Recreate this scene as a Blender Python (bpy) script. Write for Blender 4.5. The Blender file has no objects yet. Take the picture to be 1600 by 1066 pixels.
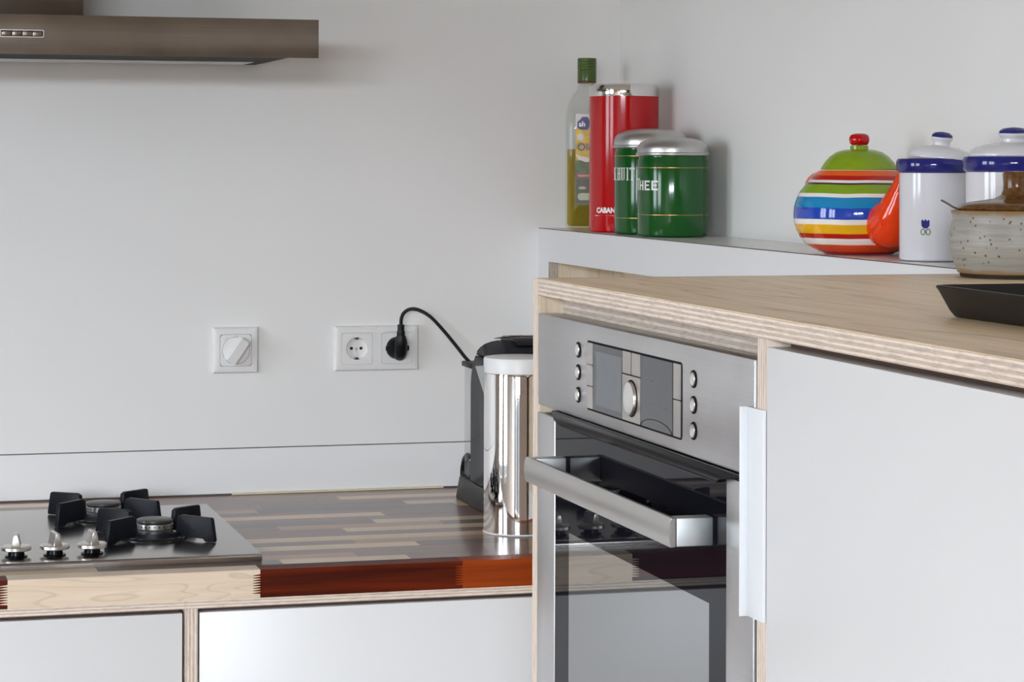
import bpy, bmesh, math, random
from mathutils import Vector, Matrix
random.seed(7)
sc = bpy.context.scene
COL = sc.collection
PI = math.pi

# ------------------------------------------------------------------ camera, world, lights, exposure
F_PX, CX, CY, YAW, ROLL, EYE = 3830.8, 800.0, 251.3, 0.2734, 0.0032, 1.4863
cam = bpy.data.cameras.new('camera'); camo = bpy.data.objects.new('camera', cam); COL.objects.link(camo)
cam.sensor_fit = 'HORIZONTAL'; cam.sensor_width = 36.0; cam.lens = 36.0 * F_PX / 1600.0
cam.shift_x = 0.0; cam.shift_y = (CY - 533.0) / 1600.0
cam.clip_start = 0.05; cam.clip_end = 100
camo.location = (0, 0, EYE)
camo.matrix_world = Matrix.Translation((0, 0, EYE)) @ Matrix.Rotation(-YAW, 4, 'Z') @ Matrix.Rotation(PI / 2, 4, 'X') @ Matrix.Rotation(ROLL, 4, 'Z')
sc.camera = camo

w = bpy.data.worlds.new('daylight'); sc.world = w; w.use_nodes = True
w.node_tree.nodes['Background'].inputs[0].default_value = (0.80, 0.90, 1.0, 1)
w.node_tree.nodes['Background'].inputs[1].default_value = 0.6
sc.view_settings.view_transform = 'Standard'; sc.view_settings.look = 'None'
sc.view_settings.gamma = 1.0; sc.view_settings.exposure = 0.0; sc.view_settings.use_curve_mapping = False
sc.cycles.use_denoising = True
sc.cycles.max_bounces = 10; sc.cycles.transmission_bounces = 10; sc.cycles.glossy_bounces = 6; sc.cycles.diffuse_bounces = 5
sc.cycles.caustics_reflective = False; sc.cycles.caustics_refractive = False
sc.cycles.sample_clamp_indirect = 6.0

XL, YR, ZC = -2.6, -2.6, 2.55          # left wall, wall behind the camera, ceiling
YW, XW = 4.19, 1.3749                  # back wall, right wall
WIN = [  # window openings: (wall, lo, hi, z0, z1)
    ('left', 2.45, 3.25, 0.70, 2.40), ('left', 1.15, 2.05, 0.70, 2.40),
    ('left', -1.3, -0.8, 1.10, 2.40), ('rear', -2.40, -1.50, 0.10, 2.12), ('rear', -1.35, -0.45, 0.10, 2.12)]
def sky_light(name, loc, rot, sx, sy, watts):
    """overcast sky outside, above the garden: it reaches the room only through the window openings"""
    L = bpy.data.lights.new(name, 'AREA'); o = bpy.data.objects.new(name, L); COL.objects.link(o)
    L.shape = 'RECTANGLE'; L.size = sx; L.size_y = sy; L.energy = watts; L.color = (0.87, 0.945, 1.03)
    o.location = loc; o.rotation_euler = rot
sky_light('daylight_rear', (-1.6, -5.8, 3.6), (PI / 2, 0, 0), 5.0, 3.3, 6300)
sky_light('daylight_left', (-5.8, 0.9, 2.95), (PI / 2, 0, -PI / 2), 7.0, 4.5, 1300)

# ------------------------------------------------------------------ materials
def nodes(name):
    m = bpy.data.materials.new(name); m.use_nodes = True
    nt = m.node_tree; return m, nt, nt.nodes['Principled BSDF']
def N(nt, t, **k):
    n = nt.nodes.new(t)
    for a, b in k.items(): setattr(n, a, b)
    return n
def rgb(h):
    def s(c): c /= 255.0; return c / 12.92 if c <= 0.04045 else ((c + 0.055) / 1.055) ** 2.4
    return tuple(s(int(h[i:i + 2], 16)) for i in (0, 2, 4)) + (1,)
def dark(c, f): return (c[0] * f, c[1] * f, c[2] * f, 1)
def coords(nt, kind='Object', scale=(1, 1, 1), rot=(0, 0, 0)):
    tc = N(nt, 'ShaderNodeTexCoord'); mp = N(nt, 'ShaderNodeMapping')
    mp.inputs['Scale'].default_value = scale; mp.inputs['Rotation'].default_value = rot
    nt.links.new(tc.outputs[kind], mp.inputs['Vector']); return mp.outputs['Vector']
def noise(nt, vec, scale, detail=3, rough=0.5, dist=0.0):
    n = N(nt, 'ShaderNodeTexNoise'); n.inputs['Scale'].default_value = scale; n.inputs['Detail'].default_value = detail
    n.inputs['Roughness'].default_value = rough; n.inputs['Distortion'].default_value = dist
    nt.links.new(vec, n.inputs['Vector']); return n.outputs['Fac']
def ramp(nt, fac, stops, interp='LINEAR'):
    r = N(nt, 'ShaderNodeValToRGB'); r.color_ramp.interpolation = interp
    e = r.color_ramp.elements
    while len(e) < len(stops): e.new(0.5)
    for el, (p, c) in zip(e, stops): el.position = p; el.color = c
    nt.links.new(fac, r.inputs['Fac']); return r.outputs['Color']
def bump(nt, bs, h, strength, dist=0.001):
    b = N(nt, 'ShaderNodeBump'); b.inputs['Strength'].default_value = strength; b.inputs['Distance'].default_value = dist
    nt.links.new(h, b.inputs['Height']); nt.links.new(b.outputs['Normal'], bs.inputs['Normal'])
def plain(name, c, rough=0.5, metal=0.0, var=0.06, scale=40, spec=0.5, coat=0.0, bmp=0.0, stretch=(1, 1, 1), coat_rough=0.05):
    m, nt, bs = nodes(name)
    v = coords(nt, 'Object', stretch); f = noise(nt, v, scale)
    nt.links.new(ramp(nt, f, [(0.25, dark(c, 1 - var)), (0.75, dark(c, 1 + var))]), bs.inputs['Base Color'])
    bs.inputs['Roughness'].default_value = rough; bs.inputs['Metallic'].default_value = metal
    bs.inputs['Specular IOR Level'].default_value = spec
    bs.inputs['Coat Weight'].default_value = coat; bs.inputs['Coat Roughness'].default_value = coat_rough
    if bmp: bump(nt, bs, f, bmp)
    return m
def brushed(name, c, rough, stretch, var=0.08, smudge=0.12, metal=1.0):
    m, nt, bs = nodes(name)
    f = noise(nt, coords(nt, 'Object', stretch), 1.0, 4, 0.6)
    g = noise(nt, coords(nt, 'Object', (9, 9, 9)), 1.0, 3, 0.55)
    a = ramp(nt, f, [(0.2, dark(c, 1 - var)), (0.8, dark(c, 1 + var))])
    b = ramp(nt, g, [(0.3, (1 - smudge,) * 3 + (1,)), (0.7, (1, 1, 1, 1))])
    mx = N(nt, 'ShaderNodeMix', data_type='RGBA', blend_type='MULTIPLY'); mx.inputs[0].default_value = 1
    nt.links.new(a, mx.inputs[6]); nt.links.new(b, mx.inputs[7]); nt.links.new(mx.outputs[2], bs.inputs['Base Color'])
    mr = N(nt, 'ShaderNodeMapRange'); mr.inputs['To Min'].default_value = rough * 0.8; mr.inputs['To Max'].default_value = rough * 1.25
    nt.links.new(g, mr.inputs['Value']); nt.links.new(mr.outputs['Result'], bs.inputs['Roughness'])
    bs.inputs['Metallic'].default_value = metal
    return m
def wood(name, c, c2, along='X', rough=0.4, coat=0.0, grain=1.0, coat_rough=0.1, cath=0.0, spec=0.5):
    """long grain along one axis; cath adds wide arched growth rings"""
    m, nt, bs = nodes(name)
    lo, hi = 2.5, 60.0
    s = {'X': (lo, hi, hi), 'Y': (hi, lo, hi), 'Z': (hi, hi, lo)}[along]
    f = noise(nt, coords(nt, 'Object', s), 1.0, 5, 0.6, 0.6)
    col = ramp(nt, f, [(0.30, c2), (0.62, c)])
    if cath:
        s2 = {'X': (4.0, 20, 22), 'Y': (26.0, 2.0, 26), 'Z': (7, 7, 2.2)}[along]
        g = noise(nt, coords(nt, 'Object', s2), 1.0, 1, 0.4, 0.5)
        mu = N(nt, 'ShaderNodeMath', operation='MULTIPLY'); mu.inputs[1].default_value = 13.0 if along != 'Y' else 6.0; nt.links.new(g, mu.inputs[0])
        fr = N(nt, 'ShaderNodeMath', operation='FRACT'); nt.links.new(mu.outputs[0], fr.inputs[0])
        col2 = ramp(nt, fr.outputs[0], [(0.0, (1, 1, 1, 1)), (0.80, (0.97, 0.96, 0.95, 1)), (0.93, (1 - cath, 1 - cath * 1.15, 1 - cath * 1.35, 1)), (1.0, (1, 1, 1, 1))])
        mx = N(nt, 'ShaderNodeMix', data_type='RGBA', blend_type='MULTIPLY'); mx.inputs[0].default_value = 1
        nt.links.new(col, mx.inputs[6]); nt.links.new(col2, mx.inputs[7]); col = mx.outputs[2]
    nt.links.new(col, bs.inputs['Base Color'])
    bs.inputs['Roughness'].default_value = rough; bs.inputs['Coat Weight'].default_value = coat; bs.inputs['Coat Roughness'].default_value = coat_rough
    bs.inputs['Specular IOR Level'].default_value = spec
    bump(nt, bs, f, 0.12 * grain, 0.0005)
    return m
def ply_edge(name, axis, period=0.0042, tone=1.0):
    """cut edge of plywood: thin plies stacked along one world axis, every second one end grain"""
    m, nt, bs = nodes(name)
    geo = N(nt, 'ShaderNodeNewGeometry'); sep = N(nt, 'ShaderNodeSeparateXYZ'); nt.links.new(geo.outputs['Position'], sep.inputs[0])
    s = {'X': (60, 9, 9), 'Y': (9, 60, 9), 'Z': (9, 9, 60)}[axis]
    mp = N(nt, 'ShaderNodeMapping'); mp.inputs['Scale'].default_value = s; nt.links.new(geo.outputs['Position'], mp.inputs['Vector'])
    f = noise(nt, mp.outputs['Vector'], 1.0, 4, 0.6)
    ad = N(nt, 'ShaderNodeMath', operation='MULTIPLY_ADD'); ad.inputs[1].default_value = 0.0014; nt.links.new(f, ad.inputs[0]); nt.links.new(sep.outputs[axis], ad.inputs[2])
    dv = N(nt, 'ShaderNodeMath', operation='DIVIDE'); dv.inputs[1].default_value = period; nt.links.new(ad.outputs[0], dv.inputs[0])
    fr = N(nt, 'ShaderNodeMath', operation='FRACT'); nt.links.new(dv.outputs[0], fr.inputs[0])
    L, D, G = dark(rgb('eadccb'), tone), dark(rgb('cdbbad'), tone), dark(rgb('b7a394'), tone)
    col = ramp(nt, fr.outputs[0], [(0.0, G), (0.07, L), (0.48, L), (0.54, G), (0.60, D), (0.94, D), (1.0, G)])
    fine = noise(nt, mp.outputs['Vector'], 6.0, 3, 0.7)
    c2 = ramp(nt, fine, [(0.30, (0.72, 0.69, 0.68, 1)), (0.55, (1, 1, 1, 1))])
    mx = N(nt, 'ShaderNodeMix', data_type='RGBA', blend_type='MULTIPLY'); mx.inputs[0].default_value = 0.9
    nt.links.new(col, mx.inputs[6]); nt.links.new(c2, mx.inputs[7]); nt.links.new(mx.outputs[2], bs.inputs['Base Color'])
    bs.inputs['Roughness'].default_value = 0.6
    return m
def bands(name, stops, rough=0.08, coat=0.0):
    """glaze bands stacked along the object's own Z (metres)"""
    m, nt, bs = nodes(name)
    tc = N(nt, 'ShaderNodeTexCoord'); sep = N(nt, 'ShaderNodeSeparateXYZ'); nt.links.new(tc.outputs['Object'], sep.inputs[0])
    f = noise(nt, coords(nt, 'Object', (14, 14, 5)), 1.0, 2)
    ad = N(nt, 'ShaderNodeMath', operation='MULTIPLY_ADD'); ad.inputs[1].default_value = 0.003; nt.links.new(f, ad.inputs[0]); nt.links.new(sep.outputs['Z'], ad.inputs[2])
    ad2 = N(nt, 'ShaderNodeMath', operation='SUBTRACT'); ad2.inputs[1].default_value = 0.0015; nt.links.new(ad.outputs[0], ad2.inputs[0])
    dv = N(nt, 'ShaderNodeMath', operation='DIVIDE'); dv.inputs[1].default_value = 0.12; nt.links.new(ad2.outputs[0], dv.inputs[0])
    col = ramp(nt, dv.outputs[0], [(max(0, z / 0.12), c) for z, c in stops], 'CONSTANT')
    g = noise(nt, coords(nt, 'Object', (20, 20, 90)), 1.0, 3)
    c2 = ramp(nt, g, [(0.3, (0.86, 0.86, 0.86, 1)), (0.65, (1, 1, 1, 1))])
    mx = N(nt, 'ShaderNodeMix', data_type='RGBA', blend_type='MULTIPLY'); mx.inputs[0].default_value = 1
    nt.links.new(col, mx.inputs[6]); nt.links.new(c2, mx.inputs[7]); nt.links.new(mx.outputs[2], bs.inputs['Base Color'])
    bs.inputs['Roughness'].default_value = rough; bs.inputs['Coat Weight'].default_value = coat; bs.inputs['Coat Roughness'].default_value = 0.02
    return m
def glassy(name, c, ior=1.45, rough=0.0):
    """thin clear wall: tinted see-through plus a mirror reflection that grows towards the edges"""
    m, nt, bs = nodes(name); nt.nodes.remove(bs)
    f = noise(nt, coords(nt, 'Object'), 30)
    tr = N(nt, 'ShaderNodeBsdfTransparent'); gl = N(nt, 'ShaderNodeBsdfGlossy'); gl.inputs['Roughness'].default_value = rough
    nt.links.new(ramp(nt, f, [(0.2, dark(c, 0.98)), (0.8, c)]), tr.inputs['Color'])
    lw = N(nt, 'ShaderNodeLayerWeight'); pw = N(nt, 'ShaderNodeMath', operation='POWER'); pw.inputs[1].default_value = 5.5
    nt.links.new(lw.outputs['Facing'], pw.inputs[0])
    fr = N(nt, 'ShaderNodeMath', operation='MULTIPLY_ADD'); fr.inputs[1].default_value = 0.55 * (ior - 1) / 0.45; fr.inputs[2].default_value = ((ior - 1) / (ior + 1)) ** 2
    nt.links.new(pw.outputs[0], fr.inputs[0])
    mx = N(nt, 'ShaderNodeMixShader'); nt.links.new(fr.outputs[0], mx.inputs[0]); nt.links.new(tr.outputs[0], mx.inputs[1]); nt.links.new(gl.outputs[0], mx.inputs[2])
    nt.links.new(mx.outputs[0], nt.nodes['Material Output'].inputs['Surface'])
    return m
def stoneware(name):
    m, nt, bs = nodes(name)
    v = coords(nt, 'Object')
    f = noise(nt, coords(nt, 'Object', (12, 12, 190)), 1.0, 4, 0.6)
    col = ramp(nt, f, [(0.25, rgb('7d7971')), (0.5, rgb('94918a')), (0.75, rgb('a6a39b'))])
    vo = N(nt, 'ShaderNodeTexVoronoi'); vo.inputs['Scale'].default_value = 175; nt.links.new(v, vo.inputs['Vector'])
    sp = ramp(nt, vo.outputs['Distance'], [(0.17, (1, 1, 1, 1)), (0.27, (0, 0, 0, 1))])
    ra = ramp(nt, vo.outputs['Color'], [(0.44, (0, 0, 0, 1)), (0.48, (1, 1, 1, 1))])
    mu = N(nt, 'ShaderNodeMix', data_type='RGBA', blend_type='MULTIPLY'); mu.inputs[0].default_value = 1
    nt.links.new(sp, mu.inputs[6]); nt.links.new(ra, mu.inputs[7])
    mx = N(nt, 'ShaderNodeMix', data_type='RGBA'); mx.inputs[7].default_value = rgb('5a3a24')
    nt.links.new(mu.outputs[2], mx.inputs[0]); nt.links.new(col, mx.inputs[6])
    # bare rust-coloured clay at the rim and at the foot
    sep = N(nt, 'ShaderNodeSeparateXYZ'); nt.links.new(v, sep.inputs[0])
    n2 = noise(nt, v, 60); ad = N(nt, 'ShaderNodeMath', operation='MULTIPLY_ADD'); ad.inputs[1].default_value = 0.007
    nt.links.new(n2, ad.inputs[0]); nt.links.new(sep.outputs['Z'], ad.inputs[2])
    dv = N(nt, 'ShaderNodeMath', operation='DIVIDE'); dv.inputs[1].default_value = 0.08; nt.links.new(ad.outputs[0], dv.inputs[0])
    rim = ramp(nt, dv.outputs[0], [(0.0, (1, 1, 1, 1)), (0.13, (1, 1, 1, 1)), (0.16, (0, 0, 0, 1)), (0.84, (0, 0, 0, 1)), (0.88, (1, 1, 1, 1))])
    m3 = N(nt, 'ShaderNodeMix', data_type='RGBA'); m3.inputs[7].default_value = rgb('8f7454')
    nt.links.new(rim, m3.inputs[0]); nt.links.new(mx.outputs[2], m3.inputs[6]); nt.links.new(m3.outputs[2], bs.inputs['Base Color'])
    bs.inputs['Roughness'].default_value = 0.42
    return m

M = {}
M['wall'] = plain('wall_paint', (0.82, 0.812, 0.793), 0.42, var=0.012, scale=3, spec=0.35)
M['wall_dim'] = plain('room_paint', (0.52, 0.47, 0.42), 0.7, var=0.05, scale=2)
M['rear'] = wood('rear_wall_boards', rgb('6e5645'), rgb('57412f'), 'Z', 0.6)
M['ceiling'] = plain('ceiling_paint', (0.72, 0.68, 0.61), 0.8, var=0.02, scale=2)
M['floor'] = wood('floor_boards', rgb('7f664f'), rgb('614a38'), 'Y', 0.35)
M['panel'] = plain('splash_panel', (0.83, 0.83, 0.825), 0.35, var=0.01, scale=3, spec=0.4)
M['groove'] = plain('groove_shadow_gap', rgb('6b625b'), 0.8)
M['strip_yellow'] = plain('veneer_strip', rgb('d9cfb2'), 0.6, scale=80)
M['white'] = plain('white_laminate', (0.73, 0.73, 0.73), 0.32, var=0.012, scale=4, spec=0.4)
M['ledge_top'] = plain('ledge_laminate', (0.72, 0.71, 0.69), 0.22, var=0.02, scale=6, spec=0.5)
M['brown_edge'] = plain('laminate_brown_edge', rgb('4b3428'), 0.6)
M['frame'] = plain('window_frame_paint', (0.75, 0.75, 0.74), 0.4)
M['plyZ'] = ply_edge('plywood_edge_flat', 'Z')
M['plyY'] = ply_edge('plywood_edge_upright', 'Y')
M['plyX'] = ply_edge('plywood_edge_cut', 'X', 0.0045, 0.75)
M['plyX2'] = ply_edge('plywood_edge_stile', 'X', 0.0050)
M['plyZ2'] = ply_edge('plywood_edge_rough', 'Z', 0.0062, 0.80)
M['veneer'] = wood('pale_veneer', rgb('f3dcb8'), rgb('e2c498'), 'Y', 0.38, grain=0.6, cath=0.26)
M['veneer_in'] = wood('pale_veneer_inside', rgb('e6d6bf'), rgb('d8c4a8'), 'Z', 0.5, cath=0.2)
M['maple'] = wood('maple', rgb('e6d4be'), rgb('dcc6ac'), 'X', 0.38, cath=0.17, coat=0.15)
M['cream'] = wood('maple_stave', rgb('dcc19c'), rgb('cdb08a'), 'X', 0.34, coat=0.42, coat_rough=0.13)
M['tan'] = wood('cherry_stave', rgb('b07f5a'), rgb('996a46'), 'X', 0.34, coat=0.42, coat_rough=0.13)
M['brown'] = wood('walnut_stave', rgb('774c36'), rgb('5c3726'), 'X', 0.34, coat=0.42, coat_rough=0.13)
M['dark'] = wood('wenge_stave', rgb('523930'), rgb('3c2921'), 'X', 0.34, coat=0.42, coat_rough=0.13)
M['redb'] = wood('purpleheart_stave', rgb('7c4838'), rgb('65372a'), 'X', 0.34, coat=0.42, coat_rough=0.13)
M['darkred'] = wood('dark_red_hardwood', rgb('662006'), rgb('300a02'), 'X', 0.45, spec=0.12)
M['orange_wood'] = wood('orange_hardwood', rgb('9a4010'), rgb('7c2e08'), 'X', 0.45, spec=0.12)
M['steel_x'] = brushed('brushed_steel_hob', (0.48, 0.46, 0.44), 0.20, (3, 350, 350))
M['steel_hood'] = brushed('brushed_steel_hood', (0.235, 0.19, 0.152), 0.30, (2.5, 400, 420), var=0.10, smudge=0.25)
M['steel_oven'] = brushed('brushed_steel_oven', (0.58, 0.57, 0.57), 0.34, (500, 4, 500), var=0.05, smudge=0.14)
M['steel_bar'] = brushed('satin_steel_bar', (0.50, 0.485, 0.465), 0.34, (300, 4, 300), var=0.03, smudge=0.05)
M['steel_post'] = brushed('satin_aluminium_post', (0.66, 0.69, 0.70), 0.48, (4, 300, 300), var=0.03, smudge=0.03)
M['satin'] = plain('satin_nickel', (0.66, 0.64, 0.61), 0.28, 1.0, var=0.03)
M['chrome'] = plain('polished_steel', (0.86, 0.85, 0.84), 0.03, 1.0, var=0.01, scale=5)
M['lid_alu'] = brushed('spun_aluminium', (0.58, 0.57, 0.56), 0.36, (60, 60, 400), var=0.05, smudge=0.08)
M['lid_chrome'] = plain('polished_lid', (0.74, 0.73, 0.71), 0.10, 1.0, var=0.02)
M['iron'] = plain('black_cast_iron', (0.005, 0.006, 0.010), 0.42, var=0.3, scale=300, bmp=0.25, spec=0.18)
M['enamel'] = plain('black_enamel', (0.02, 0.02, 0.021), 0.25, var=0.1)
M['cap'] = plain('burner_cap_enamel', (0.035, 0.033, 0.032), 0.32, var=0.1)
M['burner_alu'] = plain('burner_aluminium', (0.55, 0.54, 0.52), 0.35, 1.0)
M['black'] = plain('black_plastic', (0.006, 0.006, 0.007), 0.38, var=0.1, spec=0.25)
M['black_gloss'] = plain('black_gloss_plastic', (0.004, 0.004, 0.005), 0.20, var=0.1, spec=0.08)
M['grey_plastic'] = plain('anthracite_plastic', (0.024, 0.024, 0.028), 0.20, var=0.04, spec=0.02)
M['base_plastic'] = plain('charcoal_plastic', (0.014, 0.015, 0.017), 0.42, var=0.06, spec=0.3)
M['oven_glass'] = plain('black_oven_glass', (0.006, 0.006, 0.009), 0.0, var=0.05, spec=0.06)
M['oven_window'] = plain('coated_oven_window', (0.10, 0.105, 0.105), 0.0, var=0.03, scale=3, spec=0.5)
M['oven_window'].node_tree.nodes['Principled BSDF'].inputs['IOR'].default_value = 2.3
M['lcd'] = plain('lcd_glass', (0.028, 0.030, 0.036), 0.06, var=0.05, spec=0.5)
M['lcd_in'] = plain('lcd_screen', (0.080, 0.090, 0.100), 0.06, var=0.05, spec=0.5)
M['mark'] = plain('panel_marking', (0.12, 0.12, 0.13), 0.4)
M['outline'] = plain('display_outline', (0.010, 0.010, 0.012), 0.6, spec=0.04)
M['key'] = brushed('steel_key', (0.60, 0.57, 0.54), 0.36, (200, 20, 60), var=0.05, smudge=0.3)
M['dial'] = plain('dial_steel', (0.78, 0.76, 0.74), 0.25, 1.0, var=0.02)
M['socket'] = plain('white_switch_plastic', (0.80, 0.79, 0.775), 0.22, var=0.01, spec=0.5)
M['socket_line'] = plain('switch_gap', (0.30, 0.29, 0.28), 0.6)
M['hole'] = plain('dark_hole', (0.01, 0.01, 0.01), 0.8)
M['contact'] = plain('brass_contact', rgb('4e4238'), 0.4, 0.7)
M['white_plastic'] = plain('white_lid_plastic', (0.80, 0.80, 0.80), 0.35, var=0.01)
M['alu_white'] = plain('white_powder_coat', (0.72, 0.745, 0.77), 0.35, var=0.01)
M['tank'] = glassy('clear_tank_plastic', (0.93, 0.94, 0.95, 1), 1.35, 0.03)
M['glass'] = glassy('bottle_glass', (0.99, 0.995, 0.985, 1), 1.36)
M['oil'] = glassy('olive_oil', (1.0, 0.84, 0.24, 1), 1.12)
M['cap_green'] = plain('green_cap', rgb('435c1c'), 0.3, var=0.05)
M['cap_band'] = plain('cap_band', rgb('6b3a1c'), 0.4)
M['red_tin'] = plain('red_enamel_tin', rgb('b80a12'), 0.12, var=0.02, scale=5, spec=0.4)
M['green_tin'] = plain('green_enamel_tin', rgb('124f1c'), 0.12, var=0.05, scale=25, spec=0.45, bmp=0.05)
M['gold'] = plain('gold_line', rgb('b58f4a'), 0.3, 0.6)
M['letter'] = plain('white_lettering', (0.80, 0.80, 0.78), 0.4)
M['pot'] = stoneware('speckled_stoneware')
M['pot_lid'] = plain('brown_glaze', rgb('5e3d1c'), 0.16, var=0.5, scale=220, spec=0.4)
M['foot'] = plain('foot_shadow', (0.02, 0.016, 0.012), 0.7)  # near-black colour paints the shadow under the pot
M['spoon'] = plain('dull_spoon_steel', rgb('8a7d70'), 0.3, 0.9)
M['tray'] = plain('matt_black_stoneware', (0.010, 0.0085, 0.008), 0.45, var=0.12, scale=60, spec=0.3)
WHT = rgb('efe6dc')
M['tea_body'] = bands('striped_glaze', [(0, rgb('a8140a')), (.004, rgb('e04a0c')), (.0132, WHT), (.0211, rgb('b61c0c')), (.0273, rgb('e8ae10')), (.039, WHT), (.0459, rgb('1f47b4')), (.0603, rgb('0f82b8')), (.074, WHT), (.0785, rgb('7ea01c')), (.0900, rgb('4a2440')), (.0920, WHT), (.0952, rgb('b4140c')), (.1008, rgb('e85a0c'))])
M['tea_orange'] = plain('orange_glaze', rgb('e03a04'), 0.08, var=0.06, scale=25, spec=0.45)
M['tea_green'] = plain('green_glaze', rgb('7e9a14'), 0.12, var=0.10, scale=30, spec=0.45, stretch=(1, 1, 3))
M['tea_red'] = plain('red_glaze', rgb('b4080a'), 0.06, var=0.03, spec=0.45)
M['jar'] = plain('white_glaze', (0.64, 0.63, 0.655), 0.12, var=0.02, scale=20, spec=0.5, bmp=0.03)
M['jar_blue'] = plain('cobalt_glaze', rgb('20226e'), 0.10, var=0.22, scale=40, spec=0.45)
M['leaf'] = plain('green_brushwork', rgb('3f6a35'), 0.3)
M['lab_yellow'] = plain('label_yellow', rgb('c9a80e'), 0.4, var=0.4, scale=70)
M['lab_green'] = plain('label_green', rgb('4b5a14'), 0.4, var=0.5, scale=60)
M['lab_clear'] = plain('label_pale', rgb('d8d4cf'), 0.4)
M['lab_blue'] = plain('label_blue', rgb('2c2470'), 0.4)
M['lab_red'] = plain('label_red', rgb('9c1a1a'), 0.4)
M['lab_dark'] = plain('label_dark', rgb('3b3420'), 0.4)
M['lab_badge'] = plain('label_badge', rgb('a9b08a'), 0.4)

# ------------------------------------------------------------------ mesh helpers
def finish(bm, smooth=True, ang=35):
    me = bpy.data.meshes.new('mesh'); bmesh.ops.recalc_face_normals(bm, faces=bm.faces[:]); bm.to_mesh(me); bm.free()
    if smooth:
        me.shade_smooth(); me.set_sharp_from_angle(angle=math.radians(ang))
    return me
def obj(name, bm, mat, parent=None, local=False, **props):
    """one mesh object; shapes are given in world metres unless local (then in the frame of the thing)"""
    me = finish(bm) if isinstance(bm, bmesh.types.BMesh) else bm
    if parent is not None and not local:
        me.transform(Matrix.Translation(-root_loc(parent)))
    o = bpy.data.objects.new(name, me); COL.objects.link(o)
    me.materials.append(M[mat] if isinstance(mat, str) else mat)
    if parent is not None: o.parent = parent
    for k, v in props.items(): o[k] = v
    return o
def root_loc(p):
    while p.parent: p = p.parent
    return p.location.copy()
def thing(name, loc, label, cat, group=None, rz=0.0):
    o = bpy.data.objects.new(name, None); COL.objects.link(o); o.empty_display_size = 0.02
    o.location = loc; o.rotation_euler = (0, 0, rz); o['label'] = label; o['category'] = cat
    if group: o['group'] = group
    return o
def struct(name, bm, mat, parent=None):
    o = obj(name, bm, mat, parent)
    if parent is None: o['kind'] = 'structure'
    return o
def box(x0, x1, y0, y1, z0, z1, bev=0.0, seg=2, bm=None):
    b = bmesh.new()
    bmesh.ops.create_cube(b, size=1.0, matrix=Matrix.Translation(((x0 + x1) / 2, (y0 + y1) / 2, (z0 + z1) / 2)) @ Matrix.Diagonal((abs(x1 - x0), abs(y1 - y0), abs(z1 - z0), 1)))
    if bev: bmesh.ops.bevel(b, geom=b.edges[:], offset=bev, segments=seg, affect='EDGES', profile=0.5)
    if bm is None: return b
    return merge(bm, b)
def merge(bm, b):
    me = bpy.data.meshes.new('t'); b.to_mesh(me); b.free(); bm.from_mesh(me); bpy.data.meshes.remove(me); return bm
def lathe(prof, seg=64, at=(0, 0, 0), axis='Z', bm=None, scale=(1, 1)):
    b = bm or bmesh.new(); rings = []
    def P(r, h, a):
        c, s = r * math.cos(a) * scale[0], r * math.sin(a) * scale[1]
        v = {'Z': (c, s, h), 'X': (h, c, s), 'Y': (c, h, s)}[axis]
        return (v[0] + at[0], v[1] + at[1], v[2] + at[2])
    for r, h in prof:
        rings.append([b.verts.new(P(0, h, 0))] if r < 1e-7 else [b.verts.new(P(r, h, 2 * PI * i / seg)) for i in range(seg)])
    for A, B in zip(rings, rings[1:]):
        if len(A) == 1 and len(B) == 1: continue
        for i in range(seg):
            j = (i + 1) % seg
            if len(A) == 1: b.faces.new((A[0], B[i], B[j]))
            elif len(B) == 1: b.faces.new((A[i], B[0], A[j]))
            else: b.faces.new((A[i], B[i], B[j], A[j]))
    return b
def arc(cx, cz, r, a0, a1, n=6):
    return [(cx + r * math.cos(math.radians(a0 + (a1 - a0) * i / n)), cz + r * math.sin(math.radians(a0 + (a1 - a0) * i / n))) for i in range(n + 1)]
def prism(pts, axis, lo, hi, bev=0.0, bm=None, seg=2):
    """polygon pts given in the other two axes, extruded along one axis"""
    b = bmesh.new()
    def P(p, h): return {'X': (h, p[0], p[1]), 'Y': (p[0], h, p[1]), 'Z': (p[0], p[1], h)}[axis]
    A = [b.verts.new(P(p, lo)) for p in pts]; B = [b.verts.new(P(p, hi)) for p in pts]
    b.faces.new(A); b.faces.new(B[::-1])
    for i in range(len(pts)):
        j = (i + 1) % len(pts); b.faces.new((A[i], B[i], B[j], A[j]))
    if bev:
        es = [e for e in b.edges if abs(e.verts[0].co['XYZ'.index(axis)] - e.verts[1].co['XYZ'.index(axis)]) < 1e-9]
        bmesh.ops.bevel(b, geom=es, offset=bev, segments=seg, affect='EDGES', profile=0.5)
    if bm is None: return b
    return merge(bm, b)
def smooth_path(P, n=8):
    P = [Vector(p) for p in P]; out = []
    for i in range(len(P) - 1):
        p0, p1, p2, p3 = P[max(i - 1, 0)], P[i], P[i + 1], P[min(i + 2, len(P) - 1)]
        for k in range(n):
            t = k / n
            out.append(0.5 * ((2 * p1) + (-p0 + p2) * t + (2 * p0 - 5 * p1 + 4 * p2 - p3) * t * t + (-p0 + 3 * p1 - 3 * p2 + p3) * t ** 3))
    return out + [P[-1]]
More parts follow.
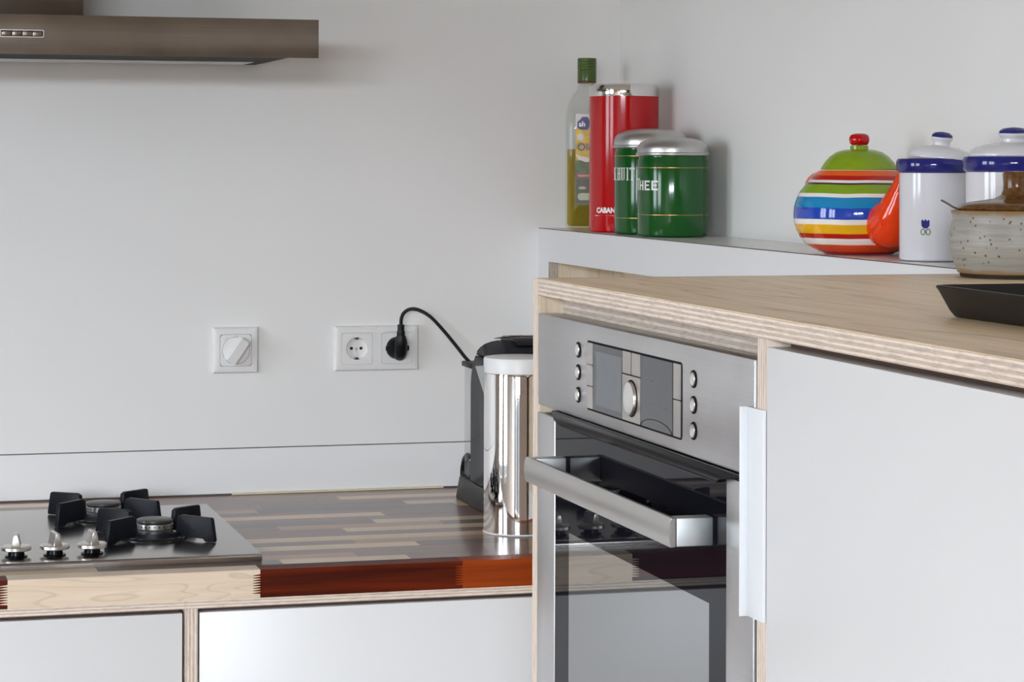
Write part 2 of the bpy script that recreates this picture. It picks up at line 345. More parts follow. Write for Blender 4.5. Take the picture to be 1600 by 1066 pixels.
def tube(path, radii, seg=16, caps=True, flat=(1, 1), bm=None):
    b = bm or bmesh.new(); P = [Vector(p) for p in path]
    R = radii if isinstance(radii, (list, tuple)) else [radii] * len(P)
    up = Vector((0, 0, 1)); rings = []; prev = None
    for i, p in enumerate(P):
        t = (P[min(i + 1, len(P) - 1)] - P[max(i - 1, 0)]).normalized()
        s = prev - t * prev.dot(t) if prev else t.cross(up if abs(t.z) < 0.95 else Vector((1, 0, 0)))
        s.normalize(); prev = s; q = t.cross(s)
        rings.append([b.verts.new(p + (s * math.cos(2 * PI * k / seg) * flat[0] + q * math.sin(2 * PI * k / seg) * flat[1]) * R[i]) for k in range(seg)])
    for A, B in zip(rings, rings[1:]):
        for k in range(seg): b.faces.new((A[k], B[k], B[(k + 1) % seg], A[(k + 1) % seg]))
    if caps: b.faces.new(rings[0]); b.faces.new(rings[-1][::-1])
    return b
def rrect(x0, x1, z0, z1, r, n=6):
    """rounded rectangle outline, extra points along the sides"""
    out = []
    for cx, cz, a in ((x1 - r, z1 - r, 0), (x0 + r, z1 - r, 90), (x0 + r, z0 + r, 180), (x1 - r, z0 + r, 270)):
        out += arc(cx, cz, r, a, a + 90, n)
    full = []
    for i, p in enumerate(out):
        q = out[(i + 1) % len(out)]; full.append(p)
        if math.dist(p, q) > 0.01:
            for k in range(1, 8): full.append((p[0] + (q[0] - p[0]) * k / 8, p[1] + (q[1] - p[1]) * k / 8))
    return full
def loft(loops, cap0=True, cap1=True, bm=None):
    b = bm or bmesh.new()
    V = [[b.verts.new(p) for p in L] for L in loops]
    for A, B in zip(V, V[1:]):
        n = len(A)
        for i in range(n): b.faces.new((A[i], B[i], B[(i + 1) % n], A[(i + 1) % n]))
    if cap0: b.faces.new(V[0][::-1])
    if cap1: b.faces.new(V[-1])
    return b
def wrap(polys, R, z0, thick=0.0004):
    """flat lettering polygons (arc length, height) laid onto an upright cylinder of radius R; arc 0 faces local -Y"""
    b = bmesh.new()
    for poly in polys:
        # split long horizontal runs so that they follow the curve
        pts = []
        for i, p in enumerate(poly):
            q = poly[(i + 1) % len(poly)]; n = max(1, int(abs(q[0] - p[0]) / (R * 0.08)))
            pts += [(p[0] + (q[0] - p[0]) * k / n, p[1] + (q[1] - p[1]) * k / n) for k in range(n)]
        def at(p, r): a = p[0] / R; return (r * math.sin(a), -r * math.cos(a), z0 + p[1])
        A = [b.verts.new(at(p, R - 0.0003)) for p in pts]; B = [b.verts.new(at(p, R + thick)) for p in pts]
        try:
            b.faces.new(B)
            for i in range(len(pts)):
                j = (i + 1) % len(pts); b.faces.new((A[i], A[j], B[j], B[i]))
        except ValueError: pass
    return b
def R4(x, z, w, h): return [(x, z), (x + w, z), (x + w, z + h), (x, z + h)]
def text_polys_mesh(s, size, bold=0.0):
    cu = bpy.data.curves.new('txt', 'FONT'); cu.body = s; cu.size = size; cu.offset = bold; cu.resolution_u = 3
    o = bpy.data.objects.new('txt', cu); COL.objects.link(o)
    dg = bpy.context.evaluated_depsgraph_get(); me = bpy.data.meshes.new_from_object(o.evaluated_get(dg))
    bpy.data.objects.remove(o); bpy.data.curves.remove(cu); return me
def face_cam(x, y): return -math.atan2(x, y)

# ------------------------------------------------------------------ room shell
struct('floor', box(XL - .2, XW + .2, YR - .2, YW + .2, -0.1, 0.0), 'floor')
struct('ceiling', box(XL - .2, XW + .2, YR - .2, YW + .2, ZC, ZC + 0.1), 'ceiling')
ZG = 0.9899
wb = struct('wall_back', box(XL - .2, XW + .2, YW, YW + .15, ZG + 0.001, ZC), 'wall')
struct('wall_back_core', box(XL - .2, XW + .2, YW + 0.004, YW + .15, 0, ZG + 0.001), 'groove', wb)
struct('trim_1', box(XL - .2, XW, YW - 0.0, YW + 0.0038, 0.9125, ZG - 0.001), 'panel')
struct('trim_2', box(0.676, 1.05, YW - 0.006, YW - 0.0003, 0.9105, 0.9135), 'strip_yellow')
struct('wall_right', box(XW, XW + .15, YR - .2, YW, 0, ZC), 'wall')
def wall_with_openings(name, wall, mat):
    b = bmesh.new(); op = sorted([a for a in WIN if a[0] == wall], key=lambda a: a[1])
    lo, hi = (YR, YW) if wall == 'left' else (XL, XW)
    def piece(a, c, z0, z1):
        if wall == 'left': box(XL - .12, XL, a, c, z0, z1, bm=b)
        else: box(a, c, YR - .12, YR, z0, z1, bm=b)
    cur = lo
    for _, a, c, z0, z1 in op:
        piece(cur, a, 0, ZC); piece(a, c, 0, z0); piece(a, c, z1, ZC); cur = c
    piece(cur, hi, 0, ZC)
    return struct(name, b, mat)
wall_with_openings('wall_left', 'left', 'wall_dim')
wall_with_openings('wall_rear', 'rear', 'rear')
for i, (wl, a, c, z0, z1) in enumerate(WIN):
    b = bmesh.new(); t = 0.05
    def bar(u0, u1, v0, v1):
        if wl == 'left': box(XL - .09, XL - .03, u0, u1, v0, v1, bm=b)
        else: box(u0, u1, YR - .09, YR - .03, v0, v1, bm=b)
    bar(a, a + t, z0, z1); bar(c - t, c, z0, z1); bar(a + t, c - t, z0, z0 + t); bar(a + t, c - t, z1 - t, z1)
    m_ = (a + c) / 2; bar(m_ - .03, m_ + .03, z0 + t, z1 - t)
    struct('window_%d' % (i + 1), b, 'frame')

# ------------------------------------------------------------------ worktop of staves, finger jointed
YF, ZT, SW = 3.415, 0.91, 0.03935
wt = thing('stave_worktop', (0.4, 3.8, 0.87), 'long worktop glued from cream, tan and dark wood staves along the white back wall', 'worktop')
def teeth(x, tip, n=8, z0=0.876, z1=0.9045):
    """right-hand end of a stave, bottom to top, fingers reaching from x - tip to x"""
    p = [(x, 0.8705), (x, z0)]; h = (z1 - z0) / n
    for k in range(n): p += [(x - tip, z0 + h * (k + 0.15)), (x - tip, z0 + h * (k + 0.35)), (x, z0 + h * (k + 0.75)), (x, z0 + h * (k + 1.0))]
    return p + [(x, ZT)]
def front_stave(xa, xb, mat, ta=None, tb=None):
    L = ta or [(xa, 0.8705), (xa, ZT)]
    Rr = tb or [(xb, 0.8705), (xb, ZT)]
    obj('stave', prism(L[::-1] + Rr, 'Y', YF, YF + SW - 0.0002, 0.0), mat, wt)
J0, J1, J2 = teeth(0.243, 0.0105), teeth(0.592, 0.0105), teeth(0.886, 0.0105)
front_stave(-0.62, 0.243, 'darkred', None, J0)
front_stave(0.243, 0.592, 'maple', J0, J1)
front_stave(0.592, 0.886, 'darkred', J1, J2)
front_stave(0.886, XW - .002, 'orange_wood', J2, None)
ROWS = {  # row: [(x from, x to, wood)]
    1: [(-.62, .10, 'brown'), (.10, .37, 'cream'), (.37, .632, 'dark'), (.632, .820, 'cream'), (.820, 1.36, 'brown')],
    2: [(-.62, .2, 'tan'), (.2, .75, 'tan'), (.75, 1.36, 'brown')],
    3: [(-.62, .4, 'dark'), (.4, .95, 'brown'), (.95, 1.36, 'brown')],
    4: [(-.62, .3, 'brown'), (.3, .862, 'cream'), (.862, 1.08, 'dark'), (1.08, 1.36, 'cream')],
    5: [(-.62, .2, 'tan'), (.2, .772, 'brown'), (.772, 1.36, 'tan')],
    6: [(-.62, .1, 'brown'), (.1, .6, 'cream'), (.6, 1.36, 'cream')],
    7: [(-.62, .55, 'brown'), (.55, 1.36, 'redb')],
    8: [(-.62, .35, 'tan'), (.35, .782, 'brown'), (.782, 1.36, 'cream')],
    9: [(-.62, .685, 'redb'), (.685, .948, 'tan'), (.948, 1.36, 'dark')],
    10: [(-.62, .3, 'cream'), (.3, .846, 'dark'), (.846, 1.36, 'cream')],
    11: [(-.62, .5, 'brown'), (.5, 1.36, 'redb')],
    12: [(-.62, .1, 'dark'), (.1, .879, 'cream'), (.879, 1.36, 'brown')],
    13: [(-.62, .676, 'dark'), (.676, .9, 'redb'), (.9, 1.36, 'brown')],
    14: [(-.62, .20, 'brown'), (.20, .685, 'tan'), (.685, 1.022, 'dark'), (1.022, 1.36, 'cream')],
    15: [(-.62, .2, 'cream'), (.2, .7, 'brown'), (.7, .943, 'dark'), (.943, 1.36, 'cream')],
    16: [(-.62, .5, 'tan'), (.5, .8, 'brown'), (.8, 1.36, 'redb')],
    17: [(-.62, .1, 'brown'), (.1, .845, 'brown'), (.845, 1.36, 'cream')],
    18: [(-.62, .386, 'cream'), (.386, .7, 'redb'), (.7, 1.36, 'redb')],
    19: [(-.62, .3, 'brown'), (.3, 1.36, 'brown')]}
for r, L in ROWS.items():
    y0, y1 = YF + SW * r, min(YF + SW * (r + 1), YW - 0.0005)
    for xa, xb, mt in L:
        obj('stave', box(xa + .0001, xb - .0001, y0 + .0001, y1 - .0001, 0.8705, ZT + random.uniform(-1, 1) * 0.00006), mt, wt)

# ------------------------------------------------------------------ lower cabinets under it
def low_cabinet(xa, xb, label, door_a, door_b, with_side):
    c = thing('base_cabinet', ((xa + xb) / 2, 3.8, 0), label, 'cabinet', 'white fronted base cabinets under the stave worktop')
    obj('top_rail', box(xa, xb, YF + .0005, YW - .02, 0.8592, 0.8703), 'plyZ', c)
    obj('bottom_panel', box(xa, xb, YF + .02, YW - .02, 0.10, 0.118), 'veneer_in', c)
    if with_side: obj('side_panel', box(0.4865, 0.5040, YF - .0002, YW - .02, 0.10, 0.8592), 'plyX2', c)
    else: obj('side_panel', box(xa if xa < 0 else xb - .018, xa + .018 if xa < 0 else xb, YF, YW - .02, 0.10, 0.8592), 'plyX2', c)
    obj('back_panel', box(xa, xb, YW - .019, YW - .004, 0.10, 0.8703), 'brown_edge', c)
    obj('door', box(door_a, door_b, YF + .001, YF + .019, 0.12, 0.8533, 0.0008), 'white', c)
    obj('door_lining', box(door_a + .002, door_b - .002, YF + .0195, YF + .022, 0.12, 0.8565), 'brown_edge', c)
    obj('plinth', box(xa, xb, YF + .06, YF + .075, 0.0, 0.10), 'white', c)
low_cabinet(-0.62, 0.4862, 'white fronted base cabinet below the hob and its pale maple front stave', -0.60, 0.4826, False)
low_cabinet(0.4865, XW - .005, 'white fronted base cabinet below the dark red front stave, beside the oven', 0.5067, 1.34, True)

# ------------------------------------------------------------------ range hood
hd = thing('range_hood', (0.277, 3.95, 1.642), 'brushed steel range hood with a row of four push buttons on the back wall', 'range hood')
HX0, HX1, HY = -0.173, 0.7272, 3.69
b = box(HX0, HX1, HY, HY + .004, 1.6423, 1.7010, 0.0005)
box(HX0, HX1, HY + .0041, YW - .001, 1.6525, 1.7010, bm=b)
obj('canopy', b, 'steel_hood', hd)
obj('chimney', box(0.1585, 0.3957, 3.94, YW - .001, 1.7012, ZC - .002, 0.001), 'steel_hood', hd)
obj('underside_frame', box(HX0 + .012, 0.7137, HY + .03, YW - .002, 1.6500, 1.6524), 'hole', hd)
obj('lamp_strip', box(HX0 + .04, 0.690, YW - .13, YW - .01, 1.6492, 1.6499, 0.0002), 'white_plastic', hd)
cp = obj('control_panel', loft([[(x, y, z) for x, z in rrect(.2485, .3130, 1.6668, 1.6782, .0025)] for y in (HY + .0005, HY - .0012)]), 'satin', hd)
obj('button_recess', loft([[(x, HY - .0015, z) for x, z in rrect(.2500, .3115, 1.6682, 1.6768, .0015)], [(x, HY - .0010, z) for x, z in rrect(.2500, .3115, 1.6682, 1.6768, .0015)]]), 'outline', cp)
for k in range(4):
    xa = .2510 + k * .01505
    obj('button', box(xa, xa + .0138, HY - .0030, HY - .0014, 1.6692, 1.6758, .0004), 'steel_hood', cp)

# ------------------------------------------------------------------ gas hob
hob = thing('gas_hob', (0.277, 3.75, ZT), 'brushed steel gas hob with black pan supports set into the worktop', 'hob')
HBX0, HBX1, HBY0, HBY1, HZ = -0.053, 0.6075, 3.487, 4.020, 0.9205
pl = [(HBY0, ZT + .0002), (HBY0, ZT + .006)] + [(HBY0 + .0045 - .0045 * math.cos(a), ZT + .006 + .0045 * math.sin(a)) for a in (0.4, 0.8, 1.2, PI / 2)] + [(HBY1 - .004, HZ), (HBY1, HZ - .004), (HBY1, ZT + .0002)]
obj('top_plate', prism(pl, 'X', HBX0, HBX1, 0.0015), 'steel_x', hob)
def burner(cx, cy, rc, fr):
    bn = obj('burner', lathe([(0, .0002), (rc * 1.62, .0002), (rc * 1.65, .002), (rc * 1.5, .004), (rc * 1.02, .0045), (rc * .98, .010), (0, .010)], 48, (cx, cy, HZ)), 'enamel', hob)
    obj('burner_head', lathe([(0, .010), (rc * .90, .010), (rc * .92, .0125), (rc * .99, .014), (rc, .0215), (rc * .94, .0225), (0, .0225)], 48, (cx, cy, HZ)), 'burner_alu', bn)
    hb = bmesh.new()
    for k in range(24):
        a = 2 * PI * (k + .5) / 24
        lathe([(0, -.0006), (.0011, -.0006), (.0011, .0006), (0, .0006)], 6, (0, 0, 0), 'X', hb)
        hb.verts.ensure_lookup_table(); new = hb.verts[-14:]
        bmesh.ops.transform(hb, matrix=Matrix.Translation((cx, cy, HZ + .0180)) @ Matrix.Rotation(a, 4, 'Z') @ Matrix.Translation((rc * .995, 0, 0)), verts=list(new))
    o = obj('flame_ports', hb, 'hole', bn); o['kind'] = 'stuff'
    obj('burner_cap', lathe([(0, .0228), (rc * .97, .0228), (rc * 1.0, .0245), (rc * .98, .0268), (rc * .9, .0280), (0, .0286)], 48, (cx, cy, HZ)), 'cap', bn)
    # pan support: flat ring with four tall radial blades
    ps = obj('pan_support', lathe([(rc * 1.62, .0045), (rc * 1.82, .0045), (rc * 1.82, .0115), (rc * 1.62, .0115), (rc * 1.62, .0045)], 48, (cx, cy, HZ)), 'iron', hob)
    for dx, dy in ((-.079, -.070), (.079, -.078), (-.077, .075), (.079, .075)):
        L = math.hypot(dx, dy); a = math.atan2(dy, dx); i0 = rc * 1.50
        poly = [(i0, .006), (L - .018, .006), (L - .016, .0008), (L, .0008), (L + .001, .004), (L - .004, .034), (L - .006, .0365), (i0 + .010, .0375), (i0 + .004, .0345)]
        pb = prism(poly, 'Y', -.0042, .0042, 0.0012)
        pb.transform(Matrix.Translation((cx, cy, HZ)) @ Matrix.Rotation(a, 4, 'Z'))
        obj('blade', pb, 'iron', ps)
burner(0.478, 3.682, 0.0275, 1); burner(0.424, 3.884, 0.0275, 0); burner(0.075, 3.682, 0.0375, 1); burner(0.125, 3.884, 0.0275, 0)
for kx, ang in ((.2645, -.10), (.3185, .14), (.3715, .10), (.2105, 0.0)):
    ky = 3.549
    kb = obj('knob', lathe([(0, .0095), (.020, .0092), (.0212, .0102), (.0212, .0142), (.0200, .0158), (0, .0164)], 40, (kx, ky, HZ)), 'satin', hob)
    obj('collar', lathe([(0, .0003), (.0158, .0003), (.0160, .0016), (.0118, .0022), (.0112, .0060), (.0108, .0093), (0, .0093)], 32, (kx, ky, HZ)), 'black_gloss', kb)
    fin = [(-.0068, .0150), (-.0052, .0205), (-.0038, .0280), (-.0030, .0325), (0, .0340), (.0030, .0325), (.0038, .0280), (.0052, .0205), (.0068, .0150)]
    fb = prism(fin, 'Y', -.0205, .0170, 0.0012); fb.transform(Matrix.Translation((kx, ky, HZ)) @ Matrix.Rotation(ang, 4, 'Z'))
    obj('grip', fb, 'satin', kb)

# ------------------------------------------------------------------ dimmer switch and double socket on the back wall
def frame_half(x0, x1, z0, z1, hole, sides, inset=.0045, depth=.0095):
    """frame round one square hole; sides = which of left/right are outer edges"""
    cx, cz = (hole[0] + hole[1]) / 2, (hole[2] + hole[3]) / 2
    inner = rrect(*hole, .004)
    def outer(ins, y):
        l = x0 + (ins if 'L' in sides else 0); r = x1 - (ins if 'R' in sides else 0); d = z0 + ins; u = z1 - ins; rad = .0035
        out = []
        for x, z in inner:
            dx, dz = x - cx, z - cz
            # straight projection of the hole outline on to the frame outline
            sx = (l if dx < 0 else r); sz = (d if dz < 0 else u)
            tx = (sx - cx) / dx if abs(dx) > 1e-9 else 1e9; tz = (sz - cz) / dz if abs(dz) > 1e-9 else 1e9
            t = min(tx, tz); out.append((cx + dx * t, y, cz + dz * t))
        return out
    L = [outer(0, YW - .0002), outer(.0006, YW - depth * .55), outer(inset * .6, YW - depth * .9), outer(inset * 1.3, YW - depth),
         [(x, YW - depth, z) for x, z in inner], [(x, YW - depth + .0015, z) for x, z in inner]]
    return loft(L, False, False)
SZ = 1.1590
sw = thing('dimmer_switch', (.681, YW, SZ), 'square white dimmer switch with a turned rotary knob on the wall', 'switch')
obj('frame', frame_half(.6412, .7208, SZ - .0397, SZ + .0397, (.6535, .7085, SZ - .0272, SZ + .0278), 'LR'), 'socket', sw)
obj('gap_line', box(.6533, .7087, YW - .0085, YW - .0080, SZ - .0274, SZ + .0280), 'socket_line', sw)
obj('insert', loft([[(x, y, z) for x, z in rrect(.6542, .7078, SZ - .0265, SZ + .0271, .006)] for y in (YW - .0081, YW - .0100)]), 'socket', sw)
kn = obj('knob', lathe([(.0232, -.0100), (.0232, -.0125), (.0222, -.0140), (0, -.0145)], 48, (.681, YW, SZ), 'Y'), 'socket', sw)
obj('knob_gap', lathe([(0, -.0101), (.0238, -.0101), (.0238, -.0103), (0, -.0103)], 48, (.681, YW, SZ), 'Y'), 'socket_line', sw)
gb = prism([(-.0098, 0), (.0098, 0), (.0094, .0165), (-.0060, .0180)], 'Y', -.0228, .0228, .0010)
gb.transform(Matrix.Translation((.681, YW - .0138, SZ)) @ Matrix.Rotation(.60, 4, 'Y') @ Matrix.Rotation(PI / 2, 4, 'X'))
obj('grip', gb, 'socket', kn)
for a in (40, 48, 57, 125, 134, 90):
    r = .0262 if a != 90 else .0252
    obj('mark', box(.681 + r * math.cos(math.radians(a)) - .0007, .681 + r * math.cos(math.radians(a)) + .0007, YW - .0102, YW - .0098, SZ + r * math.sin(math.radians(a)) - .0007, SZ + r * math.sin(math.radians(a)) + .0007), 'socket_line', sw)

SX0, SX1, SZ2 = .8534, 1.0044, 1.1584
so = thing('double_socket', ((SX0 + SX1) / 2, YW, SZ2), 'white double wall socket with a black plug in one half', 'socket')
mid = (SX0 + SX1) / 2
fb = bmesh.new()
for s, (xa, xb, sd) in ((0, (SX0, mid, 'L')), (1, (mid, SX1, 'R'))):
    c = .8935 if s == 0 else .9645
    merge(fb, frame_half(xa, xb, SZ2 - .0395, SZ2 + .0395, (c - .0275, c + .0275, SZ2 - .0275, SZ2 + .0275), sd))
obj('frame', fb, 'socket', so)
for c in (.8935, .9645):
    o_ = rrect(c - .0271, c + .0271, SZ2 - .0271, SZ2 + .0271, .005)
    i_ = []
    for x, z in o_:
        a = math.atan2(z - SZ2, x - c); i_.append((c + .0196 * math.cos(a), SZ2 + .0196 * math.sin(a)))
    i2 = [(c + (x - c) * .96, SZ2 + (z - SZ2) * .96) for x, z in i_]
    ins = obj('insert', loft([[(x, YW - .0085, z) for x, z in o_], [(x, YW - .0098, z) for x, z in o_], [(x, YW - .0098, z) for x, z in i_], [(x, YW - .0010, z) for x, z in i2], [(x, YW - .0010, z) for x, z in i_]], False, False), 'socket', so)
    obj('well_floor', lathe([(0, -.0012), (.0192, -.0012), (.0192, -.0004), (0, -.0004)], 40, (c, YW, SZ2), 'Y'), 'socket', ins)
    for dx in (-.0085, .0085):
        obj('pin_hole', lathe([(0, -.0016), (.0028, -.0016), (.0028, -.0012), (0, -.0012)], 20, (c + dx, YW, SZ2), 'Y'), 'hole', ins)
    obj('screw', lathe([(0, -.0022), (.0022, -.0020), (.0022, -.0012), (0, -.0012)], 20, (c, YW, SZ2 - .001), 'Y'), 'burner_alu', ins)
    for dz in (-1, 1):
        obj('earth_clip', box(c - .0030, c + .0030, YW - .0085, YW - .0012, SZ2 + dz * .0175 - .0016, SZ2 + dz * .0175 + .0016, .0006), 'contact', ins)

# ------------------------------------------------------------------ coffee machine with its cord and plug
cm = thing('coffee_machine', (1.105, 3.92, ZT), 'dark grey capsule coffee machine standing behind the shiny jug on the worktop', 'coffee machine')
MX0, MX1 = 1.040, 1.158
body = [(3.9625, .9500), (3.9625, 1.1150), (3.958, 1.1320), (3.948, 1.1500), (3.9340, 1.1630), (3.84, 1.1630), (3.80, 1.1560), (3.765, 1.1480), (3.763, 1.1100), (3.800, 1.1000), (3.835, 1.0900), (3.840, .9500)]
obj('body', prism(body, 'X', MX0, MX1, .003), 'grey_plastic', cm)
top = [(3.9340, 1.1642), (3.920, 1.1710), (3.900, 1.1790), (3.869, 1.1870), (3.83, 1.1935), (3.79, 1.1985), (3.765, 1.1975), (3.750, 1.1900), (3.745, 1.1700), (3.760, 1.1500), (3.800, 1.1575), (3.84, 1.1642)]
obj('top_cover', prism(top, 'X', MX0, MX1, .004), 'grey_plastic', cm)
obj('lever', prism([(3.79, 1.1990), (3.84, 1.1945), (3.838, 1.1985), (3.79, 1.2035), (3.758, 1.2030), (3.738, 1.1930), (3.742, 1.1900), (3.760, 1.1990)], 'X', MX0 + .018, MX1 - .018, .0012), 'black_gloss', cm)
obj('lever_plate', prism([(3.79, 1.2040), (3.845, 1.1965), (3.845, 1.1985), (3.79, 1.2060)], 'X', MX0 + .008, MX1 - .03, .0006), 'chrome', cm)
tk = obj('water_tank', prism([(3.9640, .9520), (4.0180, .9520), (4.0190, 1.1380), (3.9640, 1.1380)], 'X', MX0 + .004, MX1 - .004, .004), 'tank', cm)
obj('tank_lid', box(MX0 + .001, MX1 - .001, 3.9640, 4.0260, 1.1380, 1.1470, .002), 'black', tk)
obj('tank_foot', box(MX0 + .008, MX1 - .008, 3.9655, 4.0150, .9500, .9780, .002), 'grey_plastic', cm)
bl = [[(x, y, z) for x, y in rrect(MX0 - d, MX1 + d, 3.752 - d, 4.058 + d, .012)] for d, z in ((.001, ZT + .0005), (.002, ZT + .003), (-.003, .9480), (-.006, .9500))]
obj('base', loft(bl), 'base_plastic', cm)
obj('drip_tray', box(MX0 + .008, MX1 - .008, 3.758, 3.832, .9500, .9560, .002), 'chrome', cm)
obj('rear_guard', tube(smooth_path([(MX0 + .012, 4.052, .949), (MX0 + .012, 4.050, .962), (MX0 + .012, 4.038, .978), (MX0 + .012, 4.022, .985)]), [.006] * 25, 12), 'black', cm)
cpts = [(.9645, 4.150, 1.2010), (.9650, 4.149, 1.2120), (.9690, 4.146, 1.2220), (.9790, 4.140, 1.2285), (.9920, 4.128, 1.2270), (1.0080, 4.110, 1.2160), (1.0230, 4.085, 1.1960), (1.0360, 4.055, 1.1740), (1.0470, 4.025, 1.1530), (1.0530, 4.010, 1.1440)]
cord = obj('power_cord', tube(smooth_path(cpts), .0031, 14), 'black', cm)
pb = lathe([(0, -.0012 - .0005), (.0185, -.0020), (.0187, -.012), (.0178, -.0160), (.0160, -.0180), (0, -.0182)], 40, (.9645, YW, SZ2), 'Y')
for s in (-1, 1): box(.9645 + s * .0185 - .0022, .9645 + s * .0185 + .0022, YW - .016, YW - .0105, SZ2 - .004, SZ2 + .004, .0008, bm=pb)
pg = obj('plug', pb, 'black', cord)
pts = [(.9645 + .0022, 4.1690, SZ2 - .0125), (.9645 + .0020, 4.162, SZ2 - .0090), (.9645 + .0016, 4.157, SZ2), (.9645 + .0012, 4.153, SZ2 + .012), (.9645 + .0004, 4.151, SZ2 + .022), (.9645, 4.1500, SZ2 + .030), (.9645, 4.1500, SZ2 + .0430)]
obj('plug_grip', tube(smooth_path(pts, 4), [.0105] * 5 + [.0108] * 4 + [.0108] * 4 + [.0100] * 2 + [.0088] * 2 + [.0072] * 4 + [.0058] * 4, 20, flat=(1, .9)), 'black', cord)
rb = bmesh.new()
for k in range(6): lathe([(.0050, 0), (.0064, .0004), (.0064, .0014), (.0050, .0018)], 20, (.9645, 4.1500, SZ2 + .0270 + k * .0028), bm=rb)
obj('strain_relief', rb, 'black', cord)

# ------------------------------------------------------------------ steel vacuum jug
JX, JY = 1.041, 3.665
jg = thing('vacuum_jug', (JX, JY, ZT), 'tall polished steel vacuum jug with white lid standing on the worktop', 'jug', rz=face_cam(JX, JY))
obj('body', lathe([(0, .0012), (.0530, .0012), (.0552, .0030), (.0552, .2440), (.0545, .2475), (.050, .2475), (.050, .244), (0, .244)], 96), 'chrome', jg, True)
obj('base_ring', lathe([(0, .0004), (.0556, .0004), (.0562, .0012), (.0562, .0022), (.0553, .0030), (0, .0028)], 96), 'white_plastic', jg, True)
obj('lid', lathe([(0, .2450), (.0548, .2478), (.0558, .2485), (.0560, .2690), (.0548, .2715), (.0500, .2722), (0, .2722)], 96), 'white_plastic', jg, True)
b = bmesh.new()
v = [b.verts.new(p) for p in ((-.0690, 0, .2570), (-.0460, -.0210, .2570), (-.0460, .0210, .2570), (-.0535, 0, .2080), (-.0660, 0, .2570), (-.0470, -.0185, .2570), (-.0470, .0185, .2570), (-.0530, 0, .2150))]
for f in ((0, 1, 3), (0, 3, 2), (4, 7, 5), (4, 6, 7), (0, 4, 5, 1), (0, 2, 6, 4)): b.faces.new([v[i] for i in f])
obj('spout', b, 'steel_post', jg, True)
obj('handle', tube(smooth_path([(.054, 0, .215), (.078, 0, .210), (.088, 0, .180), (.088, 0, .110), (.078, 0, .080), (.054, 0, .075)]), .006, 14), 'chrome', jg, True)

# ------------------------------------------------------------------ ledge on the right wall
XLg, ZLg = 1.2247, 1.3673
lg = thing('wall_ledge', (XLg, 2.6, 1.0), 'white boxed ledge with a plywood lined opening along the right wall', 'ledge')
obj('top_board', box(XLg + .0008, XW - .0005, 0.6, YW - .0005, ZLg - .012, ZLg, .0003), 'ledge_top', lg)
obj('edge_line', box(XLg - .0002, XLg + .0008, 0.6, YW - .0005, ZLg - .0011, ZLg - .0001), 'brown_edge', lg)
NY, NZ = 4.128, 1.3092
fbm = box(XLg, XLg + .0005, 0.6, YW - .0005, NZ, ZLg - .0013); box(XLg, XLg + .0005, NY, YW - .0005, .912, NZ, bm=fbm)
obj('front_board', fbm, 'white', lg)
cbm = box(XLg + .0005, XLg + .018, 0.6, YW - .0005, NZ, ZLg - .012); box(XLg + .0005, XLg + .018, NY, YW - .0005, .912, NZ, bm=cbm)
obj('board_core', cbm, 'plyX', lg)
obj('niche_back', box(XW - .012, XW - .001, 0.6, YW - .001, .912, ZLg - .0122), 'veneer_in', lg)
obj('niche_end', box(XLg + .0182, XW - .0122, NY, NY + .015, .912, ZLg - .0122), 'veneer_in', lg)

# ------------------------------------------------------------------ oven housing, plywood top and neighbouring cabinet
XO, ZO = 0.6925, 1.3677
tp = thing('plywood_top', (0.95, 1.6, 1.351), 'thick pale plywood top over the oven with visible ply layers on its edge', 'worktop')
tb = box(XO, XLg - .0006, 0.964, 2.3700, 1.3508, ZO - .0006, .0004)
obj('ply_core', tb, 'plyZ', tp)
obj('face_veneer', box(XO + .0004, XLg - .0006, 0.9644, 2.3698, ZO - .0006, ZO, .0), 'veneer', tp)
oc = thing('oven_housing', (0.95, 2.07, 0), 'plywood housing around the built-in oven', 'cabinet')
obj('side_panel', box(XO, XLg - .004, 2.3702, 2.3880, 0.0, ZO - .0003), 'plyY', oc)
obj('side_lining', box(XO + .002, XLg - .03, 2.3695, 2.3702, 0.0, 1.3507), 'veneer_in', oc)
obj('divider', box(XO, XLg - .004, 1.7475, 1.7672, 0.0, 1.3507), 'plyY', oc)
obj('cross_rail', box(XO + .026, XO + .10, 1.7674, 2.3694, 1.3150, 1.3506), 'plyZ2', oc)
obj('back_panel', box(XLg - .030, XLg - .006, 1.7674, 2.3694, 0.10, 1.3507), 'veneer_in', oc)
obj('oven_shelf', box(XO + .01, XLg - .031, 1.7674, 2.3694, 0.715, 0.735), 'plyZ', oc)
ca = thing('tall_base_cabinet', (0.95, 1.35, 0), 'white fronted cabinet with an edge pull beside the oven', 'cabinet')
dr = obj('door', box(XO - .0006, XO + .0180, 0.985, 1.7462, 0.12, 1.3450, .0006), 'white', ca)
obj('door_lining', box(XO + .0182, XO + .020, 0.987, 1.7440, 0.12, 1.3480), 'brown_edge', ca)
obj('carcass', box(XO + .0205, XLg - .004, 0.985, 1.7470, 0.10, 1.3500), 'veneer_in', ca)
obj('end_panel', box(XO, XLg - .004, 0.966, 0.984, 0.0, 1.3506, .0005), 'white', ca)
obj('plinth', box(XO + .06, XO + .075, 0.985, 1.7470, 0.0, 0.10), 'white', ca)
hp = box(XO - .0035, XO - .0008, 1.7462, 1.7790, 1.1345, 1.2965, .0004); box(XO - .0095, XO - .0008, 1.7790, 1.7812, 1.1340, 1.2968, .0004, bm=hp)
obj('edge_pull', hp, 'alu_white', dr)

